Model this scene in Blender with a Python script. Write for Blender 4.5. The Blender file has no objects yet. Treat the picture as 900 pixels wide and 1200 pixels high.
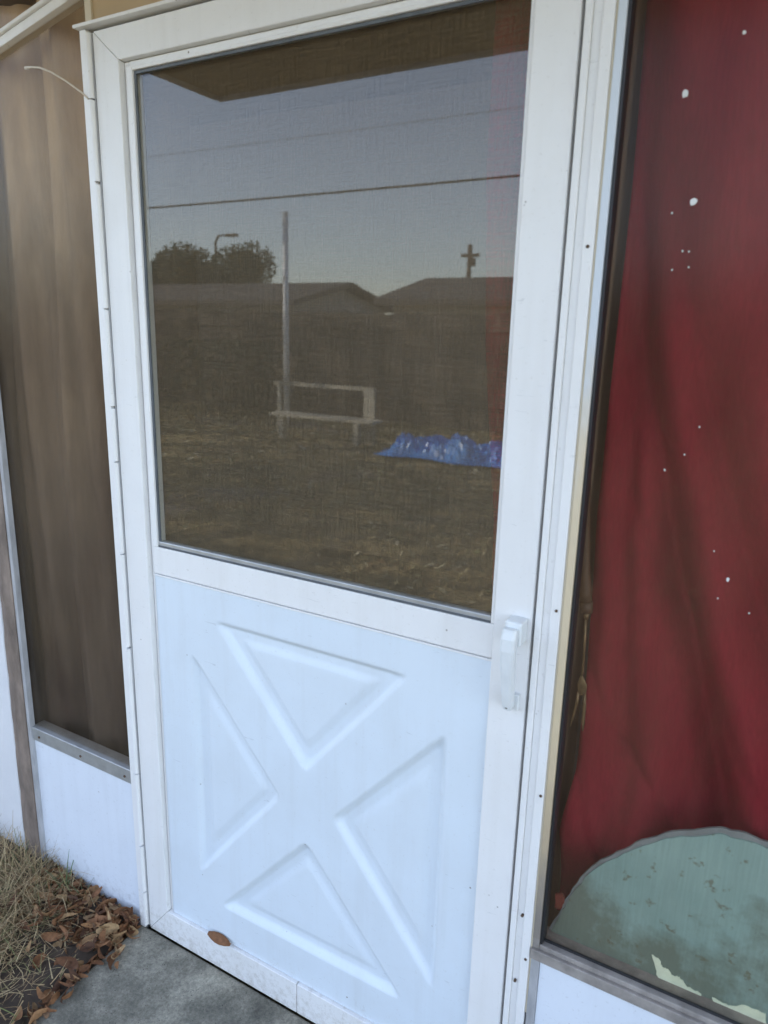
import bpy, bmesh, math, random
from mathutils import Vector, Matrix, Euler
random.seed(7)
R = math.radians
scene = bpy.context.scene
COL = scene.collection

# ------------------------------------------------------------------ helpers
def tag(o, label=None, cat=None, group=None, kind=None):
    if label: o['label'] = label
    if cat: o['category'] = cat
    if group: o['group'] = group
    if kind: o['kind'] = kind
    return o

def empty(name, loc, label, cat, group=None, rz=0.0):
    o = bpy.data.objects.new(name, None); COL.objects.link(o)
    o.location = loc; o.rotation_euler = (0, 0, rz); o.empty_display_size = 0.1
    return tag(o, label, cat, group)

def link(name, bm, mat, parent=None, smooth=False):
    me = bpy.data.meshes.new(name)
    bm.normal_update()
    bm.to_mesh(me); bm.free()
    if smooth:
        for p in me.polygons: p.use_smooth = True
    for m in (mat if isinstance(mat, (list, tuple)) else [mat]): me.materials.append(m)
    o = bpy.data.objects.new(name, me); COL.objects.link(o)
    if parent is not None:
        o.parent = parent
        # geometry is written in world space: undo the parent's placement
        M = Matrix.Translation(parent.location) @ Euler(parent.rotation_euler).to_matrix().to_4x4()
        P = parent
        while P.parent is not None:
            P = P.parent
            M = Matrix.Translation(P.location) @ Euler(P.rotation_euler).to_matrix().to_4x4() @ M
        me.transform(M.inverted())
    return o

def box(bm, x0, x1, y0, y1, z0, z1, bev=0.0, mi=0):
    vs = [bm.verts.new(v) for v in ((x0,y0,z0),(x1,y0,z0),(x1,y1,z0),(x0,y1,z0),(x0,y0,z1),(x1,y0,z1),(x1,y1,z1),(x0,y1,z1))]
    fs = [bm.faces.new([vs[i] for i in f]) for f in ((0,3,2,1),(4,5,6,7),(0,1,5,4),(1,2,6,5),(2,3,7,6),(3,0,4,7))]
    for f in fs: f.material_index = mi
    if bev:
        es = list({e for f in fs for e in f.edges})
        bmesh.ops.bevel(bm, geom=es, offset=bev, segments=2, affect='EDGES', profile=0.5)
    return bm

def prism_xz(bm, pts, y0, y1, bev=0.0, mi=0):
    """polygon in the wall plane (x,z) given depth y0..y1"""
    a = [bm.verts.new((x, y0, z)) for x, z in pts]; b = [bm.verts.new((x, y1, z)) for x, z in pts]
    fs = [bm.faces.new(a), bm.faces.new(b[::-1])]
    n = len(pts)
    for i in range(n):
        fs.append(bm.faces.new((a[i], b[i], b[(i+1) % n], a[(i+1) % n])))
    for f in fs: f.material_index = mi
    bmesh.ops.recalc_face_normals(bm, faces=fs)
    if bev:
        es = list({e for f in fs for e in f.edges})
        bmesh.ops.bevel(bm, geom=es, offset=bev, segments=2, affect='EDGES', profile=0.5)
    return bm

def tube(bm, pts, rad, n=10, cap=True):
    pts = [Vector(p) for p in pts]; rings = []
    rads = rad if isinstance(rad, (list, tuple)) else [rad] * len(pts)
    ref = Vector((0, 0, 1))
    for i, p in enumerate(pts):
        d = (pts[min(i+1, len(pts)-1)] - pts[max(i-1, 0)]).normalized()
        a = d.cross(ref)
        if a.length < 1e-3: a = d.cross(Vector((0, 1, 0)))
        a.normalize(); b = d.cross(a).normalized()
        rings.append([bm.verts.new(p + (a*math.cos(2*math.pi*k/n) + b*math.sin(2*math.pi*k/n)) * rads[i]) for k in range(n)])
    for i in range(len(rings)-1):
        for k in range(n):
            bm.faces.new((rings[i][k], rings[i][(k+1) % n], rings[i+1][(k+1) % n], rings[i+1][k]))
    if cap:
        bm.faces.new(rings[0][::-1]); bm.faces.new(rings[-1])
    return bm

def smoothstep(a, b, x):
    t = max(0.0, min(1.0, (x-a)/(b-a))); return t*t*(3-2*t)

def interp(tab, x):
    if x <= tab[0][0]: return tab[0][1]
    for (a, p), (b, q) in zip(tab, tab[1:]):
        if x <= b: return p + (q-p)*(x-a)/(b-a)
    return tab[-1][1]

# ------------------------------------------------------------------ materials
def newmat(name):
    m = bpy.data.materials.new(name); m.use_nodes = True
    nt = m.node_tree; nt.nodes.clear()
    out = nt.nodes.new('ShaderNodeOutputMaterial')
    return m, nt, out

def N(nt, t, **kw):
    n = nt.nodes.new(t)
    for k, v in kw.items():
        if k in n.inputs: n.inputs[k].default_value = v
        else: setattr(n, k, v)
    return n

def coords(nt, scale=(1, 1, 1)):
    g = N(nt, 'ShaderNodeNewGeometry'); m = N(nt, 'ShaderNodeMapping'); m.inputs['Scale'].default_value = scale
    nt.links.new(g.outputs['Position'], m.inputs['Vector']); return m.outputs['Vector']

def noise(nt, scale, detail=4, rough=.55, stretch=(1, 1, 1), dist=0.0):
    n = N(nt, 'ShaderNodeTexNoise'); n.inputs['Scale'].default_value = scale
    n.inputs['Detail'].default_value = detail; n.inputs['Roughness'].default_value = rough
    n.inputs['Distortion'].default_value = dist
    nt.links.new(coords(nt, stretch), n.inputs['Vector']); return n.outputs['Fac']

def ramp(nt, src, stops):
    r = N(nt, 'ShaderNodeValToRGB'); cr = r.color_ramp
    while len(cr.elements) < len(stops): cr.elements.new(0.5)
    for e, (p, c) in zip(cr.elements, stops):
        e.position = p; e.color = (*c, 1) if not isinstance(c, (int, float)) else (c, c, c, 1)
    nt.links.new(src, r.inputs['Fac']); return r.outputs['Color']

def mixc(nt, fac, a, b, mode='MIX'):
    m = N(nt, 'ShaderNodeMix', data_type='RGBA', blend_type=mode)
    for s, v in ((m.inputs[0], fac), (m.inputs[6], a), (m.inputs[7], b)):
        if isinstance(v, bpy.types.NodeSocket): nt.links.new(v, s)
        elif isinstance(v, (int, float)): s.default_value = v
        else: s.default_value = (*v, 1)
    return m.outputs[2]

def principled(nt, out, col, rough=.5, metal=0, bump=None, bstr=.1, bdist=.002, spec=.5, sheen=0):
    p = N(nt, 'ShaderNodeBsdfPrincipled')
    def put(s, v):
        if isinstance(v, bpy.types.NodeSocket): nt.links.new(v, s)
        elif isinstance(v, (int, float)): s.default_value = v
        else: s.default_value = (*v, 1)
    put(p.inputs['Base Color'], col); put(p.inputs['Roughness'], rough); put(p.inputs['Metallic'], metal)
    p.inputs['Specular IOR Level'].default_value = spec
    p.inputs['Sheen Weight'].default_value = sheen
    if bump is not None:
        b = N(nt, 'ShaderNodeBump'); b.inputs['Strength'].default_value = bstr; b.inputs['Distance'].default_value = bdist
        nt.links.new(bump, b.inputs['Height']); nt.links.new(b.outputs['Normal'], p.inputs['Normal'])
    nt.links.new(p.outputs[0], out.inputs['Surface'])
    return p

def simple(name, col, rough=.6, var=.15, scale=8, metal=0, bstr=.15, bscale=60, stretch=(1, 1, 1), spec=.5, sheen=0):
    m, nt, out = newmat(name)
    n = noise(nt, scale, 5, .6, stretch)
    c = ramp(nt, n, [(.25, tuple(max(0, v*(1-var)) for v in col)), (.75, tuple(min(1, v*(1+var)) for v in col))])
    principled(nt, out, c, rough, metal, noise(nt, bscale, 3, .6, stretch), bstr, .002, spec, sheen)
    return m

def painted(name, col, grime=(.33, .28, .2), amount=.35, rough=.38, streak=True, specks=True):
    """old enamelled aluminium: faint blotches, rain streaks, scattered dirt specks"""
    m, nt, out = newmat(name)
    blot = ramp(nt, noise(nt, 5, 6, .65), [(.42, 0.0), (.8, 1.0)])
    st = ramp(nt, noise(nt, 30, 4, .6, (1, 1, .06)), [(.5, 0.0), (.85, 1.0)])
    c = mixc(nt, mixc(nt, .5, blot, st), col, tuple(.78*a + .22*b for a, b in zip(col, grime)))
    fine = ramp(nt, noise(nt, 130, 3, .7), [(.62, 0.0), (.75, 1.0)])
    c = mixc(nt, mixc(nt, 1.0, fine, (amount*.5,)*3, 'MULTIPLY'), c, grime)
    if specks:
        v = N(nt, 'ShaderNodeTexVoronoi'); v.inputs['Scale'].default_value = 42
        nt.links.new(coords(nt), v.inputs['Vector'])
        s = ramp(nt, v.outputs['Distance'], [(.04, 1.0), (.10, 0.0)])
        gate = ramp(nt, noise(nt, 11, 2, .5), [(.60, 0.0), (.66, 1.0)])
        c = mixc(nt, mixc(nt, 1.0, s, gate, 'MULTIPLY'), c, (.16, .12, .08))
    # splashed soil along the foot of the metal
    g = N(nt, 'ShaderNodeNewGeometry'); sp = N(nt, 'ShaderNodeSeparateXYZ'); nt.links.new(g.outputs['Position'], sp.inputs[0])
    sz = N(nt, 'ShaderNodeMath', operation='MULTIPLY_ADD'); sz.inputs[1].default_value = -1.6; sz.inputs[2].default_value = .20
    nt.links.new(sp.outputs['Z'], sz.inputs[0])
    sa = N(nt, 'ShaderNodeMath', operation='ADD'); nt.links.new(sz.outputs[0], sa.inputs[0]); nt.links.new(noise(nt, 55, 6, .8), sa.inputs[1])
    c = mixc(nt, ramp(nt, sa.outputs[0], [(.60, 0.0), (.86, .55)]), c, grime)
    # hairline scuffs
    sf = ramp(nt, noise(nt, 26, 2, .4, (1, 1, 9), 1.5), [(.735, 0.0), (.76, .35)])
    c = mixc(nt, sf, c, tuple(.55*v for v in col))
    r = ramp(nt, noise(nt, 16, 4, .6), [(.3, rough), (.8, min(1, rough+.2))])
    principled(nt, out, c, r, 0, noise(nt, 9, 3, .5), .12, .002)
    return m

def glass(name, *a_, **k_):
    return _glass(name, *a_, **k_)

def _glass(name, tint=(.93, .93, .9), f0=.05, dust=.04, dustcol=(.42, .38, .33), rough=.004, gmul=1.0):
    m, nt, out = newmat(name)
    lw = N(nt, 'ShaderNodeLayerWeight'); lw.inputs['Blend'].default_value = .5
    pw = N(nt, 'ShaderNodeMath', operation='POWER'); pw.inputs[1].default_value = 5
    nt.links.new(lw.outputs['Facing'], pw.inputs[0])
    ma = N(nt, 'ShaderNodeMath', operation='MULTIPLY_ADD'); ma.inputs[1].default_value = (1-f0)*gmul; ma.inputs[2].default_value = f0
    nt.links.new(pw.outputs[0], ma.inputs[0])
    t = N(nt, 'ShaderNodeBsdfTransparent'); t.inputs[0].default_value = (*tint, 1)
    g = N(nt, 'ShaderNodeBsdfGlossy'); g.inputs['Roughness'].default_value = rough; g.inputs['Color'].default_value = (.97, .97, 1, 1)
    d = N(nt, 'ShaderNodeBsdfDiffuse'); d.inputs['Color'].default_value = (*dustcol, 1)
    # dust film: wiped streaks and speckle
    a = ramp(nt, noise(nt, 4.2, 6, .65, (1, 1, .30), .5), [(.32, .12), (.72, 1.5)])
    b = ramp(nt, noise(nt, 220, 2, .7), [(.55, .7), (.8, 1.6)])
    f = mixc(nt, 1.0, a, b, 'MULTIPLY'); f = mixc(nt, 1.0, f, (dust,)*3, 'MULTIPLY')
    m1 = N(nt, 'ShaderNodeMixShader'); m2 = N(nt, 'ShaderNodeMixShader')
    nt.links.new(f, m1.inputs[0]); nt.links.new(t.outputs[0], m1.inputs[1]); nt.links.new(d.outputs[0], m1.inputs[2])
    nt.links.new(ma.outputs[0], m2.inputs[0]); nt.links.new(m1.outputs[0], m2.inputs[1]); nt.links.new(g.outputs[0], m2.inputs[2])
    nt.links.new(m2.outputs[0], out.inputs['Surface'])
    return m

M = {}
M['white'] = painted('white_enamel', (.81, .80, .785), amount=.5)
M['white_panel'] = painted('white_door_panel', (.70, .765, .82), amount=.35)
M['cream'] = painted('yellowed_trim', (.62, .54, .40), amount=.5)
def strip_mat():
    m, nt, out = newmat('yellowed_strip_sky_top')
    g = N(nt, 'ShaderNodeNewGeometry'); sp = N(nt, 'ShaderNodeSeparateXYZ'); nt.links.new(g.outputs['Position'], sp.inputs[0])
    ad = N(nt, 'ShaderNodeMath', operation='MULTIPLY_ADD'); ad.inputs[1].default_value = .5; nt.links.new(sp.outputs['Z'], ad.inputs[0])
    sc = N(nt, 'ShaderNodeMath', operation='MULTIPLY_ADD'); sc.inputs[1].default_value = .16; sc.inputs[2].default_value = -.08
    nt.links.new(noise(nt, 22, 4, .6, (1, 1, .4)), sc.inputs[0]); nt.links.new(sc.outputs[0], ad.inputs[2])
    c = ramp(nt, ad.outputs[0], [(.26, (.26, .23, .20)), (.34, (.50, .40, .27)), (.44, (.66, .54, .36)), (.62, (.66, .56, .40)), (.74, (.60, .64, .68))])  # yellowed metal; the silver sky reflection at the top is painted in
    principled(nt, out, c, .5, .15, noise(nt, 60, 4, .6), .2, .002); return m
M['aged_sky_strip'] = strip_mat()
M['kick'] = painted('white_kick_panel', (.72, .76, .82), grime=(.35, .35, .36), amount=.7, rough=.55)
M['mill'] = simple('mill_aluminium', (.46, .47, .47), .42, .18, 25, .55, .1, 90)
M['oxid'] = simple('oxidised_aluminium', (.30, .27, .245), .65, .35, 30, .1, .25, 120)
M['gasket'] = simple('black_gasket', (.02, .02, .022), .5, .3, 30)
M['gasket_grey'] = simple('grey_gasket', (.10, .11, .12), .5, .3, 30)
M['rust'] = simple('rusty_screw', (.10, .06, .035), .8, .5, 200)
M['glass'] = glass('window_glass', f0=.038, dust=.06, dustcol=(.36, .27, .18))
M['glass_left'] = glass('brown_side_window_vinyl', (.93, .90, .86), .004, .085, (.44, .35, .25), .2, .65)
M['glass_side'] = glass('side_window_vinyl', (.95, .93, .9), .005, .055, (.42, .27, .17), .17, .6)
M['stucco'] = simple('stucco', (.70, .70, .71), .85, .06, 6, 0, .9, 240)
M['caulk'] = simple('dirty_timber_trim', (.20, .155, .125), .9, .5, 26, 0, .6, 90, (1, 1, .35))
M['strip'] = simple('weathered_grey_strip', (.42, .42, .43), .6, .25, 40, .2, .2, 90, (1, 1, .3))
M['concrete_wall'] = simple('block_wall', (.30, .25, .20), .9, .2, 5)
M['handle'] = simple('handle_white', (.74, .76, .76), .3, .05, 30, 0, .05, 60)
M['black'] = simple('matte_black', (.015, .015, .015), .6, .2, 20)
M['roof'] = simple('roof_shingle', (.075, .065, .06), .9, .35, 14, 0, .4, 40)
M['soffit'] = simple('tan_soffit', (.48, .35, .20), .7, .1, 4)
M['housewall'] = simple('house_wall_tan', (.45, .40, .33), .85, .1, 5)
M['housewall2'] = simple('house_wall_grey', (.36, .35, .33), .85, .1, 5)
M['pole_white'] = simple('white_pole', (.85, .87, .88), .45, .08, 5)
M['pole_wood'] = simple('utility_wood', (.09, .065, .05), .9, .3, 6)
M['cable'] = simple('cable', (.02, .02, .02), .6, .2, 6)
M['bench'] = simple('weathered_bench_wood', (.50, .47, .38), .8, .25, 9, 0, .4, 40, (.2, 1, 1))
M['bark'] = simple('bark', (.07, .05, .035), .9, .4, 9)
M['leaf'] = simple('tree_leaf', (.045, .06, .028), .7, .5, 2.2)
M['wire'] = simple('pale_wire', (.62, .55, .45), .5, .15, 60)
M['forkwood'] = simple('fork_handle_wood', (.085, .05, .028), .6, .35, 50, 0, .2, 80, (1, 1, .1))
M['forkmetal'] = simple('fork_tarnished_steel', (.22, .16, .09), .45, .3, 80, .7)
M['speck'] = simple('paint_speck', (.70, .69, .67), .8, .1, 90)
M['redcloth'] = simple('red_rag', (.16, .03, .02), .9, .2, 60)
M['carpet'] = simple('porch_floor', (.14, .12, .10), .9, .2, 12)

def curtain_mat(name, col, trans=.25, weave=900):
    m, nt, out = newmat(name)
    n = noise(nt, 6, 4, .6)
    c = ramp(nt, n, [(.3, tuple(v*.88 for v in col)), (.8, tuple(min(1, v*1.12) for v in col))])
    th = ramp(nt, noise(nt, 260, 2, .7, (1, 1, .12)), [(.3, .86), (.8, 1.1)])
    c = mixc(nt, 1.0, c, th, 'MULTIPLY')
    p = principled(nt, out, c, .9, 0, noise(nt, weave*.4, 2, .5), .15, .001, .12, .0)
    t = N(nt, 'ShaderNodeBsdfTranslucent'); nt.links.new(c, t.inputs['Color'])
    mx = N(nt, 'ShaderNodeMixShader'); mx.inputs[0].default_value = trans
    nt.links.new(p.outputs[0], mx.inputs[1]); nt.links.new(t.outputs[0], mx.inputs[2]); nt.links.new(mx.outputs[0], out.inputs['Surface'])
    return m
M['red'] = curtain_mat('red_curtain', (.30, .026, .044))
M['red_bright'] = curtain_mat('brightened_red_curtain', (.80, .10, .13))  # same red cloth, colour brightened to stand in for missing light
def haze_curtain_mat():
    m, nt, out = newmat('brown_curtain_painted_haze')
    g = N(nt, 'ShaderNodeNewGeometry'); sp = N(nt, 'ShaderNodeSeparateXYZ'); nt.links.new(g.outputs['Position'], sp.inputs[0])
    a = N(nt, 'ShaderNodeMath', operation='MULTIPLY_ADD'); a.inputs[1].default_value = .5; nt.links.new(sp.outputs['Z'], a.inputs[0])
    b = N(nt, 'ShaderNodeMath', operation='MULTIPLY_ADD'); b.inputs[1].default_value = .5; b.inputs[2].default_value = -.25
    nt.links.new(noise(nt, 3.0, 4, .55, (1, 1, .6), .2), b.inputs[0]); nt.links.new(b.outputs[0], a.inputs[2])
    c = ramp(nt, a.outputs[0], [(.12, (.070, .053, .047)), (.45, (.125, .098, .084)), (.68, (.22, .17, .13)), (.95, (.56, .44, .30))])  # pale haze over the upper curtain is painted into its colour
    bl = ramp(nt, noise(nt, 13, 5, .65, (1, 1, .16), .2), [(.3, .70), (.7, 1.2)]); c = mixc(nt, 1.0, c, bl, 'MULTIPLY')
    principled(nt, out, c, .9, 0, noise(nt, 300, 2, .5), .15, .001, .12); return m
M['brown'] = haze_curtain_mat()

def screen_mat():
    m, nt, out = newmat('insect_screen_mesh')
    d = N(nt, 'ShaderNodeBsdfDiffuse'); d.inputs['Color'].default_value = (.17, .128, .088, 1)
    t = N(nt, 'ShaderNodeBsdfTransparent')
    v = noise(nt, 300, 2, .8, (1, 1, .06)); h = noise(nt, 300, 2, .8, (.06, 1, 1))
    f = mixc(nt, .5, ramp(nt, v, [(.3, .10), (.75, .75)]), ramp(nt, h, [(.3, .10), (.75, .75)]))
    mx = N(nt, 'ShaderNodeMixShader'); nt.links.new(f, mx.inputs[0])
    nt.links.new(t.outputs[0], mx.inputs[1]); nt.links.new(d.outputs[0], mx.inputs[2]); nt.links.new(mx.outputs[0], out.inputs['Surface'])
    return m
M['screen'] = screen_mat()

def slab_mat():
    m, nt, out = newmat('stained_concrete')
    a = noise(nt, 6, 12, .70)
    c = ramp(nt, a, [(.33, (.085, .08, .062)), (.5, (.20, .185, .145)), (.66, (.38, .35, .275))])
    pit = N(nt, 'ShaderNodeTexVoronoi'); pit.inputs['Scale'].default_value = 150; nt.links.new(coords(nt), pit.inputs['Vector'])
    pg = mixc(nt, 1.0, ramp(nt, pit.outputs['Distance'], [(.12, 1.0), (.22, 0.0)]), ramp(nt, noise(nt, 40, 3, .6), [(.52, 0.0), (.58, 1.0)]), 'MULTIPLY')
    c = mixc(nt, pg, c, (.05, .045, .035))
    b = ramp(nt, noise(nt, 120, 6, .85), [(.35, .55), (.68, 1.35)])
    c = mixc(nt, 1.0, c, b, 'MULTIPLY')
    principled(nt, out, c, .8, 0, noise(nt, 70, 6, .75), .8, .004)
    return m
M['slab'] = slab_mat()

def lawn_mat():
    m, nt, out = newmat('leafy_lawn')
    a = ramp(nt, noise(nt, 1.1, 5, .6), [(.35, (.17, .14, .075)), (.55, (.33, .26, .13)), (.75, (.42, .30, .17))])
    v = N(nt, 'ShaderNodeTexVoronoi'); v.inputs['Scale'].default_value = 13; v.inputs['Randomness'].default_value = 1
    nt.links.new(coords(nt), v.inputs['Vector'])
    cell = ramp(nt, v.outputs['Color'], [(.2, .35), (.8, 1.5)])
    c = mixc(nt, .7, a, mixc(nt, 1.0, a, cell, 'MULTIPLY'))
    grey_patch = ramp(nt, noise(nt, .8, 3, .5), [(.56, 0.0), (.66, 1.0)])  # broad grey patches mixed in by noise
    c = mixc(nt, grey_patch, c, (.22, .20, .18))
    principled(nt, out, c, .95, 0, noise(nt, 30, 6, .75), 1.0, .03)
    return m
M['lawn'] = lawn_mat()

def plank_fence_mat():
    m, nt, out = newmat('weathered_fence_wood')
    n = ramp(nt, noise(nt, 6, 5, .7, (1, 1, .05)), [(.25, (.06, .048, .036)), (.5, (.11, .09, .07)), (.75, (.22, .19, .155))])
    principled(nt, out, n, .9, 0, noise(nt, 40, 4, .7, (1, 1, .08)), .5, .01)
    return m
M['fence'] = plank_fence_mat()

def board_mat():
    m, nt, out = newmat('stained_pale_green_board')
    base = ramp(nt, noise(nt, 5, 5, .6), [(.3, (.21, .335, .315)), (.7, (.29, .43, .405))])
    lines = ramp(nt, noise(nt, 300, 1, .5, (1, 1, .04)), [(.3, .93), (.7, 1.04)])
    base = mixc(nt, 1.0, base, lines, 'MULTIPLY')
    g = N(nt, 'ShaderNodeNewGeometry'); sp = N(nt, 'ShaderNodeSeparateXYZ'); nt.links.new(g.outputs['Position'], sp.inputs[0])
    lo = N(nt, 'ShaderNodeMath', operation='MULTIPLY_ADD'); lo.inputs[1].default_value = -1.1; lo.inputs[2].default_value = .66
    nt.links.new(sp.outputs['Z'], lo.inputs[0])
    ad = N(nt, 'ShaderNodeMath', operation='ADD'); nt.links.new(lo.outputs[0], ad.inputs[0]); nt.links.new(noise(nt, 6.5, 8, .66), ad.inputs[1])
    big = ramp(nt, ad.outputs[0], [(.50, 0.0), (.66, .62)])
    base = mixc(nt, big, base, (.085, .085, .045))
    sm = ramp(nt, noise(nt, 36, 4, .65), [(.63, 0.0), (.69, .6)])
    base = mixc(nt, sm, base, (.12, .09, .035))
    principled(nt, out, base, .6, 0, noise(nt, 80, 4, .6), .15, .002)
    return m
M['board'] = board_mat()
M['boardrim'] = simple('chipped_grey_rim', (.22, .245, .25), .7, .25, 30)
M['flake'] = simple('pale_scraped_patch', (.72, .80, .62), .7, .1, 60)

def two_tone(name, stops, rough=.8, scale=9, stretch=(1, 1, 1), trans=0):
    m, nt, out = newmat(name)
    oi = N(nt, 'ShaderNodeNewGeometry')
    c = ramp(nt, oi.outputs['Random Per Island'], stops)
    c = mixc(nt, 1.0, c, ramp(nt, noise(nt, 120, 3, .6), [(.3, .7), (.7, 1.2)]), 'MULTIPLY')
    principled(nt, out, c, rough)
    return m
M['drygrass'] = two_tone('dry_grass_blades', [(0, (.17, .10, .05)), (.35, (.40, .28, .14)), (.65, (.50, .38, .21)), (.85, (.20, .16, .07)), (1, (.20, .22, .08))])
M['litter'] = two_tone('dead_leaves', [(0, (.08, .036, .018)), (.3, (.19, .08, .032)), (.6, (.29, .14, .058)), (.85, (.36, .23, .11)), (1, (.12, .06, .032))])
M['yardlitter'] = two_tone('yard_leaves', [(0, (.16, .09, .04)), (.3, (.34, .25, .12)), (.55, (.55, .46, .24)), (.75, (.15, .17, .06)), (1, (.80, .72, .50))])
M['yardgrass'] = two_tone('yard_grass_blades', [(0, (.28, .22, .09)), (.3, (.55, .45, .22)), (.6, (.66, .56, .30)), (.8, (.22, .25, .08)), (1, (.40, .38, .15))])
M['weed'] = simple('green_weed_blade', (.08, .13, .05), .6, .3, 30)
M['tarp'] = simple('blue_tarp', (.06, .30, .80), .33, .25, 3, 0, .2, 20)

# ------------------------------------------------------------------ ground (setting)
bm = bmesh.new()
box(bm, -.018, 3.2, -1.25, -.001, -.12, 0.0, .006)
tag(link('patio_slab', bm, M['slab']), kind='structure')
bm = bmesh.new()
XS = [-400, -40, -12] + [-8 + i*.25 for i in range(53)] + [9, 40, 400]
YS = [-400, -60, -20] + [-11 + i*.25 for i in range(45)] + [2, 30, 400]
vv = {}
def gz(x, y):
    z = -.03
    if -9 < x < 6 and -11 < y < 0: z += .018*math.sin(x*3.1+y*1.7)*math.sin(y*2.3-x) + .006*math.sin(x*11)*math.cos(y*9)
    if x > -.3 and y > -1.6: z = -.05
    if y > -.02: z = -.05
    return z
for i, x in enumerate(XS):
    for j, y in enumerate(YS): vv[i, j] = bm.verts.new((x, y, gz(x, y)))
for i in range(len(XS)-1):
    for j in range(len(YS)-1): bm.faces.new((vv[i, j], vv[i+1, j], vv[i+1, j+1], vv[i, j+1]))
tag(link('ground', bm, M['lawn'], smooth=True), kind='structure')

# ------------------------------------------------------------------ storm door
door = empty('storm_door', (0.012, 0.0, 0.0), 'white aluminium storm door with a tall glass pane above a crossbuck panel', 'door')
FY0, FY1 = 0.0, 0.032           # door frame front / back
xL, xR = 0.012, 0.927
iL, iR = 0.0765, 0.8636
zT, zti = 1.995, 1.9398
zb, zbi = 0.0012, 0.079
# mitred members, each its own part
prism = prism_xz(bmesh.new(), [(xL, zb), (iL-.0004, zbi+.0004), (iL-.0004, zti-.0004), (xL, zT)], FY0, FY1, .0016)
link('stile', prism, M['white'], door)
prism = prism_xz(bmesh.new(), [(xR, zb), (xR, zT), (iR+.0004, zti-.0004), (iR+.0004, zbi+.0004)], FY0, FY1, .0016)
link('stile', prism, M['white'], door)
prism = prism_xz(bmesh.new(), [(xL+.0008, zT), (iL, zti), (iR, zti), (xR-.0008, zT)], FY0, FY1, .0016)
link('top_rail', prism, M['white'], door)
bm = bmesh.new()
prism_xz(bm, [(xL+.0008, zb), (.466, zb), (.466, zbi), (iL, zbi)], FY0, FY1, .0014)
prism_xz(bm, [(.4675, zb), (xR-.0008, zb), (iR, zbi), (.4675, zbi)], FY0, FY1, .0014)
link('bottom_rail', bm, M['white'], door)
# middle rail: flat band with a raised lip along its lower edge
bm = bmesh.new()
box(bm, .0890, iR-.001, .006, .030, .956, 1.016, .0016)
box(bm, .0890, iR-.001, .0045, .028, .951, .9545, .0010)
link('middle_rail', bm, M['white'], door)
# recessed groove + glass stop inside the upper opening
bm = bmesh.new()
box(bm, iL+.001, .0885, .013, .030, .080, zti-.001, .0008)        # sunk channel left
box(bm, .0890, .1045, .0045, .030, 1.0165, zti-.0130, .0016)         # raised stop left
box(bm, .0890, iR-.001, .013, .030, zti-.0125, zti-.001, .0008)     # sunk channel top
box(bm, .1050, iR-.001, .0045, .030, 1.9205, 1.9268, .0014)         # raised stop top
box(bm, .8565, iR-.001, .0065, .030, 1.0165, 1.9200, .0014)
link('glass_stop', bm, M['white'], door)
bm = bmesh.new()
box(bm, .1055, .8560, .0085, .024, 1.0170, 1.0285, .0014)
link('window_sash', bm, M['mill'], door)
bm = bmesh.new()
box(bm, .1055, .8560, .0070, .0083, 1.0168, 1.0205)
box(bm, .1050, .1095, .0090, .0125, 1.029, 1.9195)
box(bm, .1100, .8560, .0090, .0125, 1.9150, 1.9195)
link('gasket', bm, M['gasket_grey'], door)
bm = bmesh.new(); box(bm, .1075, .8575, .0135, .0170, 1.0260, 1.9190)
link('glass_pane', bm, M['glass'], door)
bm = bmesh.new(); box(bm, .1075, .8575, .0262, .0268, 1.0260, 1.9190)
link('insect_screen', bm, M['screen'], door)

# crossbuck panel as one embossed sheet
TR = [((.250, .884), (.716, .884), (.485, .606)), ((.243, .172), (.726, .172), (.485, .448)),
      ((.182, .800), (.182, .230), (.424, .524)), ((.790, .800), (.790, .230), (.548, .528))]
def tri_d(p, t):
    c = Vector(((t[0][0]+t[1][0]+t[2][0])/3, (t[0][1]+t[1][1]+t[2][1])/3)); ds = []
    for i in range(3):
        a = Vector(t[i]); b = Vector(t[(i+1) % 3]); n = Vector((-(b-a).y, (b-a).x)).normalized()
        if (c-a).dot(n) < 0: n = -n
        ds.append((p-a).dot(n))
    k = .006
    return -k*math.log(sum(math.exp(-max(-.5, min(.5, d))/k) for d in ds))
def emboss(x, z):
    p = Vector((x, z)); d = max(tri_d(p, t) for t in TR)
    return .0125*smoothstep(-.001, .0150, d) - .0050*smoothstep(.026, .046, d)
bm = bmesh.new()
X0, X1, Z0, Z1 = .0885, .8630, .0800, .9506
nx, nz = 250, 282
g = [[bm.verts.new((X0+(X1-X0)*i/nx, .0085 + emboss(X0+(X1-X0)*i/nx, Z0+(Z1-Z0)*j/nz), Z0+(Z1-Z0)*j/nz)) for j in range(nz+1)] for i in range(nx+1)]
for i in range(nx):
    for j in range(nz): bm.faces.new((g[i][j], g[i+1][j], g[i+1][j+1], g[i][j+1]))
# returned edge and back sheet so that the panel has thickness
def edge_strip(line):
    back = [bm.verts.new((v.co.x, .029, v.co.z)) for v in line]
    for a, b, c, d in zip(line, line[1:], back[1:], back): bm.faces.new((a, b, c, d))
edge_strip([g[i][0] for i in range(nx+1)]); edge_strip([g[i][nz] for i in range(nx+1)])
edge_strip([g[0][j] for j in range(nz+1)]); edge_strip([g[nx][j] for j in range(nz+1)])
bm.faces.new([bm.verts.new(v) for v in ((X0, .029, Z0), (X0, .029, Z1), (X1, .029, Z1), (X1, .029, Z0))])
link('crossbuck_panel', bm, M['white_panel'], door, smooth=True)

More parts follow.
